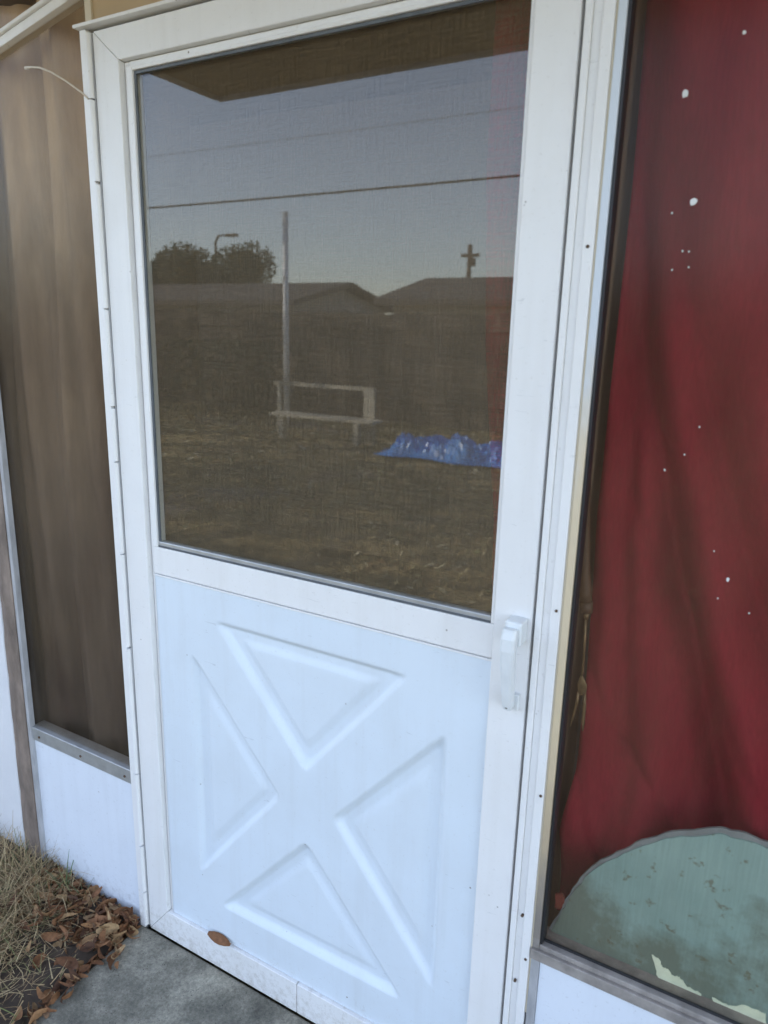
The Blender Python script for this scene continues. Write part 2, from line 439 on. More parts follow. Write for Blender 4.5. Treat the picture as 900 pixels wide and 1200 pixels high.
# handle
bm = bmesh.new()
box(bm, .893, .921, -.030, -.0002, 1.004, 1.043, .003)
box(bm, .896, .918, -.009, -.0002, .884, .912, .002)
hd = link('handle', bm, M['handle'], door, smooth=False)
bm = bmesh.new()
prof = [(1.034, .0110, -.044), (1.020, .0118, -.049), (1.000, .0118, -.050), (.960, .0105, -.044), (.922, .0092, -.036), (.898, .0085, -.030), (.890, .0062, -.027)]
rows = []
for z, w, y in prof:
    cx = .905
    pts = [(-w, y+.004), (-w*.7, y), (w*.7, y), (w, y+.004), (w, y+.017), (-w, y+.017)]
    rows.append([bm.verts.new((cx+a, b, z)) for a, b in pts])
for a, b in zip(rows, rows[1:]):
    for k in range(6): bm.faces.new((a[k], a[(k+1) % 6], b[(k+1) % 6], b[k]))
bm.faces.new(rows[0][::-1]); bm.faces.new(rows[-1])
bmesh.ops.recalc_face_normals(bm, faces=bm.faces[:])
bmesh.ops.bevel(bm, geom=[e for e in bm.edges if len(e.link_faces) == 2 and e.calc_face_angle(0) > .5], offset=.0012, segments=2, affect='EDGES')
link('lever', bm, M['handle'], hd)
bm = bmesh.new(); box(bm, .8955, .9145, -.034, -.0302, 1.0060, 1.0185, .001)
link('push_button', bm, M['handle'], hd)
bm = bmesh.new()
tube(bm, [(.905, -.0294, .8965), (.905, -.0268, .8965)], .0022, 10)
link('screw', bm, M['rust'], hd)

# continuous hinge with open knuckle joints on the left edge
bm = bmesh.new()
cuts = [.012, .108, .112, .240, .246, .440, .443, .762, .768, .985, .988, 1.189, 1.192, 1.302, 1.308, 1.50, 1.503, 1.733, 1.739, 1.88, 1.883, 1.992]
for a, b in zip(cuts[::2], cuts[1::2]):
    tube(bm, [(.004, -.004, a), (.004, -.004, b)], .0058, 12)
link('hinge', bm, M['white'], door, smooth=False)
bm = bmesh.new(); box(bm, .0095, .0112, -.0015, .030, .010, 1.992)
link('hinge_leaf', bm, M['strip'], door)

# ------------------------------------------------------------------ door frame (jambs, header)
fr = empty('door_frame', (0, 0, 0), 'white metal frame around the storm door with a thin drip cap on top', 'door frame')
bm = bmesh.new()
box(bm, -.0165, .0005, -.006, .060, .000, 1.999, .0014)
link('hinge_jamb', bm, M['white'], fr)
bm = bmesh.new()
box(bm, .9325, .9425, -.004, .060, .000, 2.10, .0018)
box(bm, .9427, .9545, .0015, .055, .000, 2.10, .0008)
box(bm, .9547, .9705, -.002, .060, .000, 2.10, .0018)
link('latch_jamb', bm, M['white'], fr)
bm = bmesh.new()
box(bm, .9707, .9735, .001, .058, .30, 2.10, .0006)
link('jamb_strip', bm, M['cream'], fr)
bm = bmesh.new()
prism_xz(bm, [(-.022, 2.000), (-.022, 2.006), (.935, 2.006), (.935, 2.000)], -.016, .060, .001)
box(bm, -.016, .932, .001, .055, 2.0062, 2.0115, .0012)
link('header', bm, M['white'], fr)
bm = bmesh.new()
box(bm, xL, .932, .034, .060, .0005, .004)
link('threshold', bm, M['oxid'], fr)
# screw heads in the jambs
bm = bmesh.new()
for x, z in ((.9625, 1.5905), (.9640, 1.065), (.9655, .742), (.952, .50), (.9645, .415), (.949, .36)):
    tube(bm, [(x, -.0034, z), (x, .003, z)], .0024, 10)
link('screw', bm, M['rust'], fr)['kind'] = 'stuff'
# ------------------------------------------------------------------ right side window
rw = empty('porch_window', (1.6, 0, 0), 'big side window right of the door showing the long red curtain', 'window')
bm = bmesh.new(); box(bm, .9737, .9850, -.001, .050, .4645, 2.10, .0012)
link('side_frame', bm, M['aged_sky_strip'], rw)
bm = bmesh.new(); box(bm, .9852, .9895, .003, .03, .4545, 2.10, .0006)
link('gasket', bm, M['gasket'], rw)
bm = bmesh.new()
box(bm, .9720, 2.60, -.0045, .050, .4235, .4440, .0016)
box(bm, .9852, 2.60, .0010, .050, .4445, .4540, .0016)
link('bottom_rail', bm, M['oxid'], rw)
bm = bmesh.new(); box(bm, .9900, 2.60, .0120, .0155, .4545, .4585, .0004); link('sill_gasket', bm, M['gasket'], rw)
bm = bmesh.new(); box(bm, .9737, .9850, .0002, .050, .4445, .4640, .0012)
link('rail_corner', bm, M['oxid'], rw)
bm = bmesh.new(); box(bm, .9860, 2.60, .016, .0195, .4500, 2.10)
link('glass_pane', bm, M['glass_side'], rw)
bm = bmesh.new(); box(bm, .9890, 2.60, .002, .020, .004, .4230, .001)
link('kick_panel', bm, M['kick'], rw)
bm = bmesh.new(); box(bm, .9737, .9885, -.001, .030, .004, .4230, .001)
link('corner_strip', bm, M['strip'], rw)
bm = bmesh.new()
sp = [(1.062, 1.769, .0042), (1.087, 1.642, .0046), (1.121, 1.827, .002), (1.063, 1.63, .0015), (1.081, 1.583, .0016), (1.089, 1.582, .0014), (1.071, 1.56, .0014), (1.091, 1.563, .0016),
      (1.129, 1.359, .0015), (1.115, 1.32, .0013), (1.092, 1.296, .0017), (1.168, 1.192, .0012), (1.19, 1.155, .0022), (1.181, 1.126, .0013), (1.222, 1.113, .0014)]
for x, z, r in sp:
    if r < .002: r *= .75
    n = 9; c = [(x + r*(.75+.5*random.random())*math.cos(k*2*math.pi/n), z + 1.15*r*(.75+.5*random.random())*math.sin(k*2*math.pi/n)) for k in range(n)]
    prism_xz(bm, c, .0150, .0159)
link('paint_speck', bm, M['speck'], rw)['kind'] = 'stuff'

# ------------------------------------------------------------------ left side window
lw = empty('porch_window', (-.2, 0, 0), 'narrow side window left of the door with a brown curtain behind and white kick panel', 'window')
bm = bmesh.new(); box(bm, -.4000, -.0175, .001, .040, .398, .4350, .0018)
link('bottom_rail', bm, M['mill'], lw)
bm = bmesh.new()
for x in (-.368, -.205, -.045): tube(bm, [(x, -.001, .413), (x, .002, .413)], .0032, 10)
link('screw', bm, M['rust'], lw)['kind'] = 'stuff'
bm = bmesh.new(); box(bm, -.4010, -.0175, .006, .022, -.03, .3975, .001)
link('kick_panel', bm, M['kick'], lw)
SL = .215
def zs(x): return 2.093 + SL*x
bm = bmesh.new()
prism_xz(bm, [(-.402, .430), (-.0175, .430), (-.0175, zs(-.0175)-.03), (-.402, zs(-.402)-.03)], .012, .0155)
link('glass_pane', bm, M['glass_left'], lw)
bm = bmesh.new(); box(bm, -.0172, -.0168+.017, .010, .05, 2.008, zs(0)-.031, .001)
link('mullion', bm, M['cream'], lw)
bm = bmesh.new()
box(bm, -.4080, -.3960, -.004, .0115, -.03, 2.0, .0015)
link('side_frame', bm, M['strip'], lw)

# corner post between stucco wall and window
bm = bmesh.new()
n = 90
vsl = []
for j in range(n+1):
    z = -.06 + 2.06*j/n
    w = .0025*math.sin(z*37)+.0018*math.sin(z*91+1)
    vsl.append([bm.verts.new(p) for p in ((-.4085, -.006, z), (-.440+w, -.010+w*.5, z), (-.462-.016*smoothstep(1.2, 0, z)+w*.6, -.002, z), (-.478, .014, z), (-.4085, .014, z))])
for a, b in zip(vsl, vsl[1:]):
    for k in range(5): bm.faces.new((a[k], a[(k+1) % 5], b[(k+1) % 5], b[k]))
bm.faces.new(vsl[0]); bm.faces.new(vsl[-1][::-1]); bmesh.ops.recalc_face_normals(bm, faces=bm.faces[:])
tag(link('corner_trim', bm, M['caulk']), 'dirty brown weathered upright trim strip beside the white stucco wall', 'trim strip')
bm = bmesh.new(); prism_xz(bm, [(-3.2, -.08), (-.480, -.08), (-.466, 1.0), (-.464, 1.93), (-3.2, 1.93)], -.004, .020, .004)
tag(link('stucco_wall', bm, M['stucco']), 'white rough stucco wall at the left edge behind the dry grass', 'wall')

# sloped header and gable pane over both windows and the door
gb = empty('gable_window', (0.4, 0, 2.1), 'gable glazing above the pale sloping rail at the upper left corner', 'window')
bm = bmesh.new()
prism_xz(bm, [(-.6, zs(-.6)-.030), (2.7, zs(2.7)-.030), (2.7, zs(2.7)-.012), (-.6, zs(-.6)-.012)], -.004, .0115, .0015)
prism_xz(bm, [(-.6, zs(-.6)-.0118), (2.7, zs(2.7)-.0118), (2.7, zs(2.7)-.003), (-.6, zs(-.6)-.003)], -.010, .05, .003)
link('sloping_rail', bm, M['white'], gb)
bm = bmesh.new()
prism_xz(bm, [(-.6, zs(-.6)-.0025), (2.7, zs(2.7)-.0025), (2.7, 2.9), (-.6, 2.9)], .012, .0155)
link('glass_pane', bm, M['glass_side'], gb)
bm = bmesh.new()
prism_xz(bm, [(.0005, 2.012), (.931, 2.012), (.931, zs(.931)-.031), (.0005, zs(.0005)-.031)], .014, .018)
link('transom_panel', bm, M['soffit'], gb)

# ------------------------------------------------------------------ porch shell and house behind
ph = empty('screened_porch', (1.0, 1.4, 0), 'dim screened porch behind the door and windows', 'porch')
bm = bmesh.new(); box(bm, -2.6, 3.2, .061, 3.0, -.08, -.004)
link('floor', bm, M['carpet'], ph)
bm = bmesh.new(); box(bm, -2.7, 3.3, 3.0, 3.12, -.05, 2.92)
link('back_wall', bm, M['concrete_wall'], ph)
bm = bmesh.new()
box(bm, -2.75, -2.62, .142, 2.98, -.05, 2.90); link('end_wall', bm, M['concrete_wall'], ph)
bm = bmesh.new(); box(bm, 3.21, 3.33, .142, 2.98, -.05, 2.90); link('end_wall', bm, M['concrete_wall'], ph)
rf = empty('porch_roof', (1.0, 0, 2.9), 'tan eave overhanging the door and seen reflected in its glass', 'roof')
bm = bmesh.new(); box(bm, -.62, 3.6, -1.02, .30, 2.235, 2.262)
link('soffit', bm, M['soffit'], rf)
bm = bmesh.new(); box(bm, -.64, 3.62, -1.045, -1.0205, 2.225, 2.40, .003); box(bm, -.645, -.6205, -1.02, .0, 2.225, 2.40, .003)
link('fascia', bm, M['white'], rf)
bm = bmesh.new(); box(bm, -2.8, 3.7, .142, 3.4, 2.91, 3.02); box(bm, -.6, 3.6, -1.02, .141, 2.41, 2.50)
link('roof_deck', bm, M['roof'], rf)

def gable_house(name, x0, x1, y0, y1, hw, hr, axis, wall, label, group=None, eave=.5, wins=()):
    e = empty(name, ((x0+x1)/2, (y0+y1)/2, -.03), label, 'house', group)
    bm = bmesh.new(); box(bm, x0, x1, y0, y1, -.1, hw)
    if axis == 'x':
        ym = (y0+y1)/2
        for x in (x0+.01, x1-.01):
            a = [bm.verts.new(v) for v in ((x, y0, hw), (x, y1, hw), (x, ym, hr-.05))]; bm.faces.new(a)
    else:
        xm = (x0+x1)/2
        for y in (y0+.01, y1-.01):
            a = [bm.verts.new(v) for v in ((x0, y, hw), (x1, y, hw), (xm, y, hr-.05))]; bm.faces.new(a)
    link('wall', bm, wall, e)
    bm = bmesh.new(); t = .18
    if axis == 'x':
        A = [(y0-eave, hw-.1), (ym, hr), (y1+eave, hw-.1)]
        for s in (0, 1):
            (a, b), (c, d) = A[s], A[s+1]
            v = [bm.verts.new(p) for p in ((x0-eave, a, b), (x1+eave, a, b), (x1+eave, c, d), (x0-eave, c, d), (x0-eave, a, b+t), (x1+eave, a, b+t), (x1+eave, c, d+t), (x0-eave, c, d+t))]
            for f in ((0, 3, 2, 1), (4, 5, 6, 7), (0, 1, 5, 4), (1, 2, 6, 5), (2, 3, 7, 6), (3, 0, 4, 7)): bm.faces.new([v[i] for i in f])
    else:
        A = [(x0-eave, hw-.1), (xm, hr), (x1+eave, hw-.1)]
        for s in (0, 1):
            (a, b), (c, d) = A[s], A[s+1]
            v = [bm.verts.new(p) for p in ((a, y0-eave, b), (a, y1+eave, b), (c, y1+eave, d), (c, y0-eave, d), (a, y0-eave, b+t), (a, y1+eave, b+t), (c, y1+eave, d+t), (c, y0-eave, d+t))]
            for f in ((0, 1, 2, 3), (4, 7, 6, 5), (0, 4, 5, 1), (1, 5, 6, 2), (2, 6, 7, 3), (3, 7, 4, 0)): bm.faces.new([v[i] for i in f])
    bmesh.ops.recalc_face_normals(bm, faces=bm.faces[:])
    link('roof', bm, M['roof'], e)
    for (xa, xb, za, zb_) in wins:
        bm = bmesh.new(); box(bm, xa, xb, y1+.002, y1+.05, za, zb_)
        link('window', bm, M['black'], e)
    return e
gable_house('house', -7, 12, 3.5, 11.5, 2.9, 4.6, 'x', M['housewall'], 'large tan house standing behind the screened porch')

# ------------------------------------------------------------------ curtains, board and clutter inside the porch
def curtain(name, mat, xl, xr, zt, zbt, fy, label, nxx=110, nzz=150, thick=.0015):
    bm = bmesh.new(); gr = []
    for j in range(nzz+1):
        v = j/nzz; col = []
        for i in range(nxx+1):
            u = i/nxx
            z1 = zt + (interp(zbt, u) - zt)*v
            a = xl(z1); x = a + (xr-a)*u
            col.append(bm.verts.new((x, fy(x, z1, u), z1)))
        gr.append(col)
    for j in range(nzz):
        for i in range(nxx): bm.faces.new((gr[j][i], gr[j+1][i], gr[j+1][i+1], gr[j][i+1]))
    o = link(name, bm, mat, None, True)
    s = o.modifiers.new('thickness', 'SOLIDIFY'); s.thickness = thick; s.offset = 1
    return tag(o, label, 'curtain', 'curtains hanging inside the porch windows')

L_left = [(.30, .980), (.459, .985), (.639, .984), (.747, .997), (.909, .998), (1.202, .985), (1.466, .986), (1.702, .984), (2.10, .975)]
F1 = [(.45, 1.30), (.736, 1.227), (.862, 1.193), (1.009, 1.148), (1.166, 1.101), (1.468, 1.027), (1.702, .990), (2.1, .955)]
F2 = [(.6, 1.40), (1.036, 1.252), (1.11, 1.225), (1.28, 1.163), (1.423, 1.114), (1.551, 1.073), (1.8, 1.02), (2.1, .99)]
F3 = [(.4, 1.62), (1.0, 1.46), (1.4, 1.36), (1.8, 1.28), (2.1, 1.24)]
F0 = [(.4, 1.06), (.75, 1.075), (.95, 1.05), (1.3, 1.02), (1.6, 1.005), (2.1, .99)]
F4 = [(.55, 1.42), (.75, 1.30), (.95, 1.19), (1.10, 1.10), (1.25, 1.03), (1.6, .99)]
F5 = [(.50, 1.34), (.60, 1.24), (.72, 1.13), (.82, 1.05), (.95, 1.0), (1.3, .98)]
F6 = [(.45, 1.12), (.55, 1.07), (.64, 1.03), (.75, .995), (1.0, .97)]
def red_y(x, z, u):
    y = .105
    y += .012*math.sin(x*21 + z*3.3) + .006*math.sin(x*47 - z*6)
    for F, w, a in ((F1, .026, .036), (F2, .034, .030), (F3, .05, .034), (F0, .018, .014)):
        d = x - interp(F, z); sc = smoothstep(2.0, 1.0, z)*.75 + .35
        y += a*sc*math.exp(-(d/w)**2) - a*.7*sc*math.exp(-((d-w*2.2)/(w*1.6))**2)
    for F, w, a in ((F1, .008, .010), (F2, .009, .008), (F4, .010, .012), (F5, .010, .012), (F6, .008, .009)):
        t = z if F in (F1, F2) else z
        d = x - interp(F, t) + .004*math.sin(z*23)
        y += a*math.exp(-abs(d)/w)*smoothstep(1.75, 1.1, z)
    # gathered, sagging hem
    if z < .95: y += .020*math.sin((z-.4)*19 + x*6)*smoothstep(.95, .6, z)
    return max(.062, y)
curtain('curtain', M['red'], lambda z: interp(L_left, z), 2.55, 2.09, [(0, .44), (.1, .46), (.2, .60), (.35, .64), (1, .40)], red_y,
        'long red curtain draped in diagonal folds behind the right side window', 200, 200)
RL = [(.95, .842), (1.04, .834), (1.189, .829), (1.461, .797), (1.71, .783), (1.93, .785), (2.1, .79)]
curtain('curtain', M['red_bright'], lambda z: interp(RL, z), .925, 2.02, [(0, .3), (1, .3)], lambda x, z, u: .062 + .008*math.sin(u*9 + z*2) + .004*math.sin(x*90),
        'narrow strip of red curtain seen through the right edge of the door glass', 40, 80)
def brown_y(x, z, u):
    return .080 + .020*math.sin(x*38 + .7*math.sin(z*2.1)) + .009*math.sin(x*97 + z*1.1) + .005*math.sin(z*5+x*4)
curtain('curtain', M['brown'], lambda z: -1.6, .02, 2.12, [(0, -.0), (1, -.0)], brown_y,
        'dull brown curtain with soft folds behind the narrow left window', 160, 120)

# post between the door and the red curtain
bm = bmesh.new(); box(bm, .9335, .9700, .061, .20, 0, 2.22, .003)
tag(link('interior_post', bm, simple('dark_timber', (.22, .16, .11), .8, .3, 12, 0, .3, 60, (1, 1, .1))), 'dark timber post inside the porch next to the red curtain', 'post')

# board
O = [(.975, .30), (.978, .415), (1.002, .492), (1.017, .540), (1.044, .604), (1.069, .635), (1.112, .683), (1.166, .726), (1.228, .758), (1.269, .763), (1.31, .757), (1.36, .735), (1.42, .69), (1.47, .62), (1.50, .54), (1.51, .44), (1.49, .30), (1.42, .12), (1.30, .03), (1.16, .03), (1.04, .12)]
def jag(P, k, s):
    out = []
    rr = random.Random(s)
    for i in range(len(P)):
        a = P[i]; b = P[(i+1) % len(P)]
        for t in range(5):
            u = t/5; out.append((a[0]+(b[0]-a[0])*u + k*(rr.random()-.5), a[1]+(b[1]-a[1])*u + k*(rr.random()-.5)))
    return out
bd = empty('round_board', (1.24, .05, .03), 'rounded pale green board with brown stains and chipped grey rim in the right window', 'board')
cx, cz = 1.24, .42
bm = bmesh.new(); prism_xz(bm, jag([(cx+(x-cx)*.990, cz+(z-cz)*.980-.002) for x, z in O], .003, 3), .0400, .0470)
link('face', bm, M['board'], bd)
bm = bmesh.new(); prism_xz(bm, jag(O, .003, 5), .0425, .0475, .0006)
link('rim', bm, M['boardrim'], bd)
bm = bmesh.new()
for P in ([(1.160, .492), (1.172, .490), (1.178, .476), (1.186, .478), (1.194, .470), (1.206, .472), (1.218, .460), (1.238, .458), (1.244, .420), (1.20, .420), (1.172, .458)],
          [(1.255, .460), (1.28, .458), (1.300, .470), (1.330, .472), (1.334, .440), (1.27, .425)]):
    prism_xz(bm, jag(P, .003, 9), .0388, .0399)
link('scraped_patch', bm, M['flake'], bd)

# carving fork hanging by its wooden handle
fk = empty('hanging_fork', (.99, .06, 1.26), 'two-pronged fork with brown wooden handle hanging upside down beside the red curtain', 'fork')
bm = bmesh.new()
tube(bm, [(.974, .050, 1.30), (.980, .050, 1.20), (.988, .050, 1.12), (.993, .050, 1.085), (.9955, .050, 1.07)], [.0085, .0092, .0088, .0098, .0090], 14)
tube(bm, [(.9956, .050, 1.0695), (.9975, .050, 1.052)], [.0102, .0096], 14)
link('wooden_handle', bm, M['forkwood'], fk, True)
bm = bmesh.new()
tube(bm, [(.9976, .050, 1.0518), (.998, .050, 1.042)], [.0048, .0040], 12)
tube(bm, [(.998, .050, 1.042), (1.000, .050, 1.00), (1.001, .050, .95), (1.000, .050, .943)], .0021, 10)
link('shank', bm, M['forkmetal'], fk, True)
bm = bmesh.new()
prism_xz(bm, [(.9985, .945), (1.002, .945), (1.010, .930), (1.010, .912), (.998, .910), (.995, .930)], .0485, .0515, .0008)
tube(bm, [(.9975, .050, .915), (.997, .050, .895), (.993, .049, .868), (.9905, .048, .852)], [.0026, .0026, .0020, .0008], 8)
tube(bm, [(1.0075, .050, .915), (1.009, .050, .895), (1.010, .049, .865), (1.011, .048, .850)], [.0026, .0030, .0028, .0010], 8)
link('prongs', bm, M['forkmetal'], fk, True)
bm = bmesh.new()
prism_xz(bm, jag([(.994, .532), (1.006, .537), (1.012, .524), (1.006, .506), (.996, .503)], .002, 2), .040, .046, .001)
tag(link('cloth_scrap', bm, M['redcloth']), 'small orange red scrap of cloth by the lower corner of the right window', 'cloth')

# pale wire sticking out of the frame
bm = bmesh.new()
W = [(.000, -.0085, 1.882), (-.012, -.012, 1.893), (-.038, -.024, 1.912), (-.070, -.032, 1.930), (-.100, -.034, 1.941), (-.130, -.030, 1.947), (-.154, -.024, 1.950)]
tube(bm, W, [.0017, .0017, .0017, .0017, .0018, .002, .0034], 8)
tag(link('bent_wire', bm, M['wire'], None, True), 'thin pale bent wire poking out left from the top of the door frame', 'wire')

LJ = random.Random(77)
# dead leaf on the bottom rail
def leaf_mesh(bm, c, L, w, ang, tilt, curl=.3, fold=.2):
    w *= LJ.uniform(.8, 1.2); tw = LJ.uniform(-.9, .9)*min(1, abs(curl)*2)
    ca, sa = math.cos(ang), math.sin(ang); m = Matrix.Rotation(tilt, 3, Vector((ca, sa, 0)))
    n = 5; rows = []
    for i in range(n+1):
        t = i/n; ww = w*math.sin(math.pi*(.08+.86*t))**.8
        lx = (t-.5)*L; cz_ = curl*L*(t-.5)**2
        row = []
        for s in (-1, 0, 1):
            v = Vector((ca*lx - sa*ww*s, sa*lx + ca*ww*s, cz_ + fold*ww*abs(s) + tw*(t-.5)*ww*s*2 + (LJ.uniform(-.12, .12)*ww if tilt or curl > .2 else 0)))
            row.append(bm.verts.new(Vector(c) + m @ v))
        rows.append(row)
    for a, b in zip(rows, rows[1:]):
        for k in range(2): bm.faces.new((a[k], a[k+1], b[k+1], b[k]))
bm = bmesh.new(); leaf_mesh(bm, (.246, -.0010, .0870), .068, .010, 0.0, R(38), .12, .25)
lf = link('dead_leaf', bm, M['litter'], None, True)
s = lf.modifiers.new('t', 'SOLIDIFY'); s.thickness = .0008
tag(lf, 'single curled brown leaf caught on the ledge at the foot of the door panel', 'leaf')

# ------------------------------------------------------------------ dry grass, leaf litter, weeds
def blade(bm, x, y, z, L, w, az, lean, bend):
    d = Vector((math.cos(az), math.sin(az), 0)); s = Vector((-d.y, d.x, 0))*w
    p = Vector((x, y, z)); th = lean; n = 4; prev = None
    for i in range(n+1):
        ww = s*(1-i/n*.85)
        cur = (bm.verts.new(p-ww), bm.verts.new(p+ww))
        if prev: bm.faces.new((prev[0], prev[1], cur[1], cur[0]))
        prev = cur
        p = p + (d*math.sin(th) + Vector((0, 0, 1))*math.cos(th))*(L/n); th += bend/n
rg = random.Random(11)
bm = bmesh.new()
for k in range(15000):
    x = -.05 - abs(rg.gauss(0, .38)); y = -.005 - rg.random()**1.1*.62
    if x < -1.3: continue
    edge = smoothstep(-.10, -.42, x)
    if rg.random() > .10 + edge: continue
    L = rg.uniform(.05, .19)*(.40+.65*edge); lean = rg.uniform(.8, 1.75)
    blade(bm, x, y, rg.uniform(-.03, .012+.014*edge), L, rg.uniform(.0007, .0019), rg.uniform(0, 6.283), lean, rg.uniform(-.8, 1.0))
tag(link('dry_grass', bm, M['drygrass']), 'matted dry straw coloured grass in the lower left corner', 'grass', kind='stuff')
bm = bmesh.new()
for k in range(620):
    if k < 420: x = rg.uniform(-.36, -.02); y = -.004 - abs(rg.gauss(0, .075)); z = rg.uniform(-.012, .028)
    elif k < 575: x = rg.uniform(-.9, .0); y = rg.uniform(-.7, -.02); z = rg.uniform(-.02, .012)
    else: x = -.03 + abs(rg.gauss(0, .022)); y = -.02 - abs(rg.gauss(0, .20)); z = .005
    leaf_mesh(bm, (x, y, z), rg.uniform(.014, .062), rg.uniform(.0025, .012), rg.uniform(0, 6.283), rg.uniform(-1.4, 1.4), rg.uniform(-.6, 2.2), rg.uniform(-.3, 1.3))
tag(link('leaf_litter', bm, M['litter'], None, True), 'rusty brown dead leaves banked against the foot of the left kick panel', 'leaves', kind='stuff')
# soil under the litter, banked against the wall
bm = bmesh.new(); gg = {}
for i in range(41):
    for j in range(25):
        x = -1.5 + i*.0368; y = -.001 - j*.03
        h = .010 - .03*smoothstep(0, .3, -y) + .004*math.sin(x*40)*math.sin(y*50) + .012*smoothstep(-.05, -.4, x)
        gg[i, j] = bm.verts.new((x, y, h - .012*smoothstep(-.05, -.02, x)))
for i in range(40):
    for j in range(24): bm.faces.new((gg[i, j], gg[i+1, j], gg[i+1, j+1], gg[i, j+1]))
tag(link('soil_bed', bm, simple('dark_soil', (.07, .05, .035), .95, .4, 20, 0, .8, 60), None, True), kind='structure')
def weed(x, y, n, h, seed, label):
    bm = bmesh.new(); r = random.Random(seed)
    for k in range(n): blade(bm, x+r.uniform(-.006, .006), y+r.uniform(-.004, .004), 0, h*r.uniform(.6, 1.1), r.uniform(.0016, .0028), 6.283*k/n+r.random(), r.uniform(.1, .6), r.uniform(.1, .9))
    tag(link('grass_weed', bm, M['weed']), label, 'weed', 'green weeds by the wall')
weed(-.265, -.035, 10, .11, 4, 'green spiky grass weed in front of the white kick panel left of the door')
weed(-.43, -.05, 5, .10, 6, 'sparse green grass weed in front of the stucco wall corner')
weed(-.20, -.03, 6, .07, 9, 'short green grass weed sprouting from the brown leaves')

# ------------------------------------------------------------------ back yard (stands behind the camera, seen reflected in the glass)
bm = bmesh.new(); ry = random.Random(5)
for k in range(30000):
    y = -1.5 - 8.0*ry.random()**1.2; x = ry.uniform(-9, 3)
    if y > -1.4 and x > -.1: continue
    s = .8 + .17*(-y)
    if ry.random() > .35 + .65*smoothstep(-.3, .5, math.sin(x*2.3+y*1.1)+.6*math.sin(y*3.7-x*1.9)): continue
    leaf_mesh_pts = None
    a = ry.uniform(0, 6.283); L = ry.uniform(.008, .030)*s; w = L*ry.uniform(.25, .55)
    c = Vector((x, y, gz(x, y) + ry.uniform(.004, .03)))
    d = Vector((math.cos(a), math.sin(a), ry.uniform(-.4, .6)))*L; q = Vector((-math.sin(a), math.cos(a), ry.uniform(-.5, .5)))*w
    bm.faces.new([bm.verts.new(p) for p in (c-d, c+q, c+d, c-q)])
tag(link('yard_leaves', bm, M['yardlitter']), 'fallen leaves scattered over the lawn reflected in the door glass', 'leaves', kind='stuff')
bm = bmesh.new()
for k in range(26000):
    y = -1.5 - 8.0*ry.random()**.9; x = ry.uniform(-9, 3)
    blade(bm, x, y, gz(x, y)-.004, ry.uniform(.03, .07), .003, ry.uniform(0, 6.283), ry.uniform(.1, .9), .6)
tag(link('lawn_grass', bm, M['yardgrass']), 'thin tired lawn grass reflected in the lower half of the door glass', 'grass', kind='stuff')

# board fence
fe = empty('board_fence', (-6, -9.6, 0), 'tall weathered wooden board fence across the reflected back yard', 'fence')
bm = bmesh.new(); rf_ = random.Random(8); x = -24.0
while x < 14:
    w = .138; h = 1.76 + rf_.uniform(-.025, .03)
    box(bm, x, x+w, -9.62+rf_.uniform(-.004, .004), -9.60, -.02, h); x += w + rf_.uniform(.004, .012)
link('pickets', bm, M['fence'], fe)
bm = bmesh.new()
for z in (.35, 1.50): box(bm, -24, 14, -9.595, -9.555, z, z+.09)
link('fence_rail', bm, M['fence'], fe)
for i in range(16):
    bm = bmesh.new(); box(bm, -24+i*2.4, -24+i*2.4+.09, -9.72, -9.6205-.004, -.05, 1.72); link('fence_post', bm, M['fence'], fe)

# bench
be = empty('garden_bench', (-4.6, -7.2, 0), 'low weathered pale wooden bench in the yard reflected in the door glass', 'bench')
bm = bmesh.new(); box(bm, -5.34, -3.76, -7.33, -7.28, .685, .735, .004); link('back_rail', bm, M['bench'], be)
bm = bmesh.new(); box(bm, -5.20, -3.50, -7.27, -6.98, .285, .325, .004); link('seat', bm, M['bench'], be)
for x, xw in ((-5.25, .05), (-3.80, .17)):
    bm = bmesh.new(); box(bm, x, x+xw, -7.279, -7.24, -.03, .74, .004); link('back_post', bm, M['bench'], be)
for x in (-5.05, -3.82):
    bm = bmesh.new(); box(bm, x, x+.09, -7.08, -7.0, -.03, .284, .004); link('leg', bm, M['bench'], be)

# blue tarp heap
bm = bmesh.new(); g2 = {}
rt = random.Random(21)
for i in range(61):
    for j in range(31):
        u = i/60; v = j/30; x = -3.22 + 2.0*u; y = -7.35 + .85*v
        e = min(u, 1-u, v, 1-v)
        h = .02 + smoothstep(0, .2, e)*(.075 + .05*math.sin(u*13+v*5)*math.sin(v*9-u*4) + .05*math.sin(u*31+v*17)*math.sin(v*23) + .075*rt.random())*(1.5-.5*u)
        g2[i, j] = bm.verts.new((x+.04*math.sin(v*9), y+.05*math.sin(u*14), h-.01))
for i in range(60):
    for j in range(30): bm.faces.new((g2[i, j], g2[i+1, j], g2[i+1, j+1], g2[i, j+1]))
o = link('blue_tarp', bm, M['tarp'], None, False); s = o.modifiers.new('t', 'SOLIDIFY'); s.thickness = .004
tag(o, 'crumpled blue tarp lying on the lawn reflected at the right of the door glass', 'tarp')

# white pole
pl = empty('clothesline_pole', (-5.66, -8.0, 0), 'slim white upright pole beyond the bench in the reflected yard', 'pole')
bm = bmesh.new(); tube(bm, [(-5.66, -8.0, -.05), (-5.66, -8.0, 3.1)], .045, 16); link('shaft', bm, M['pole_white'], pl, True)
bm = bmesh.new(); tube(bm, [(-5.66, -8.0, 3.1), (-5.66, -8.0, 3.14)], [.055, .03], 16); link('cap', bm, M['pole_white'], pl)

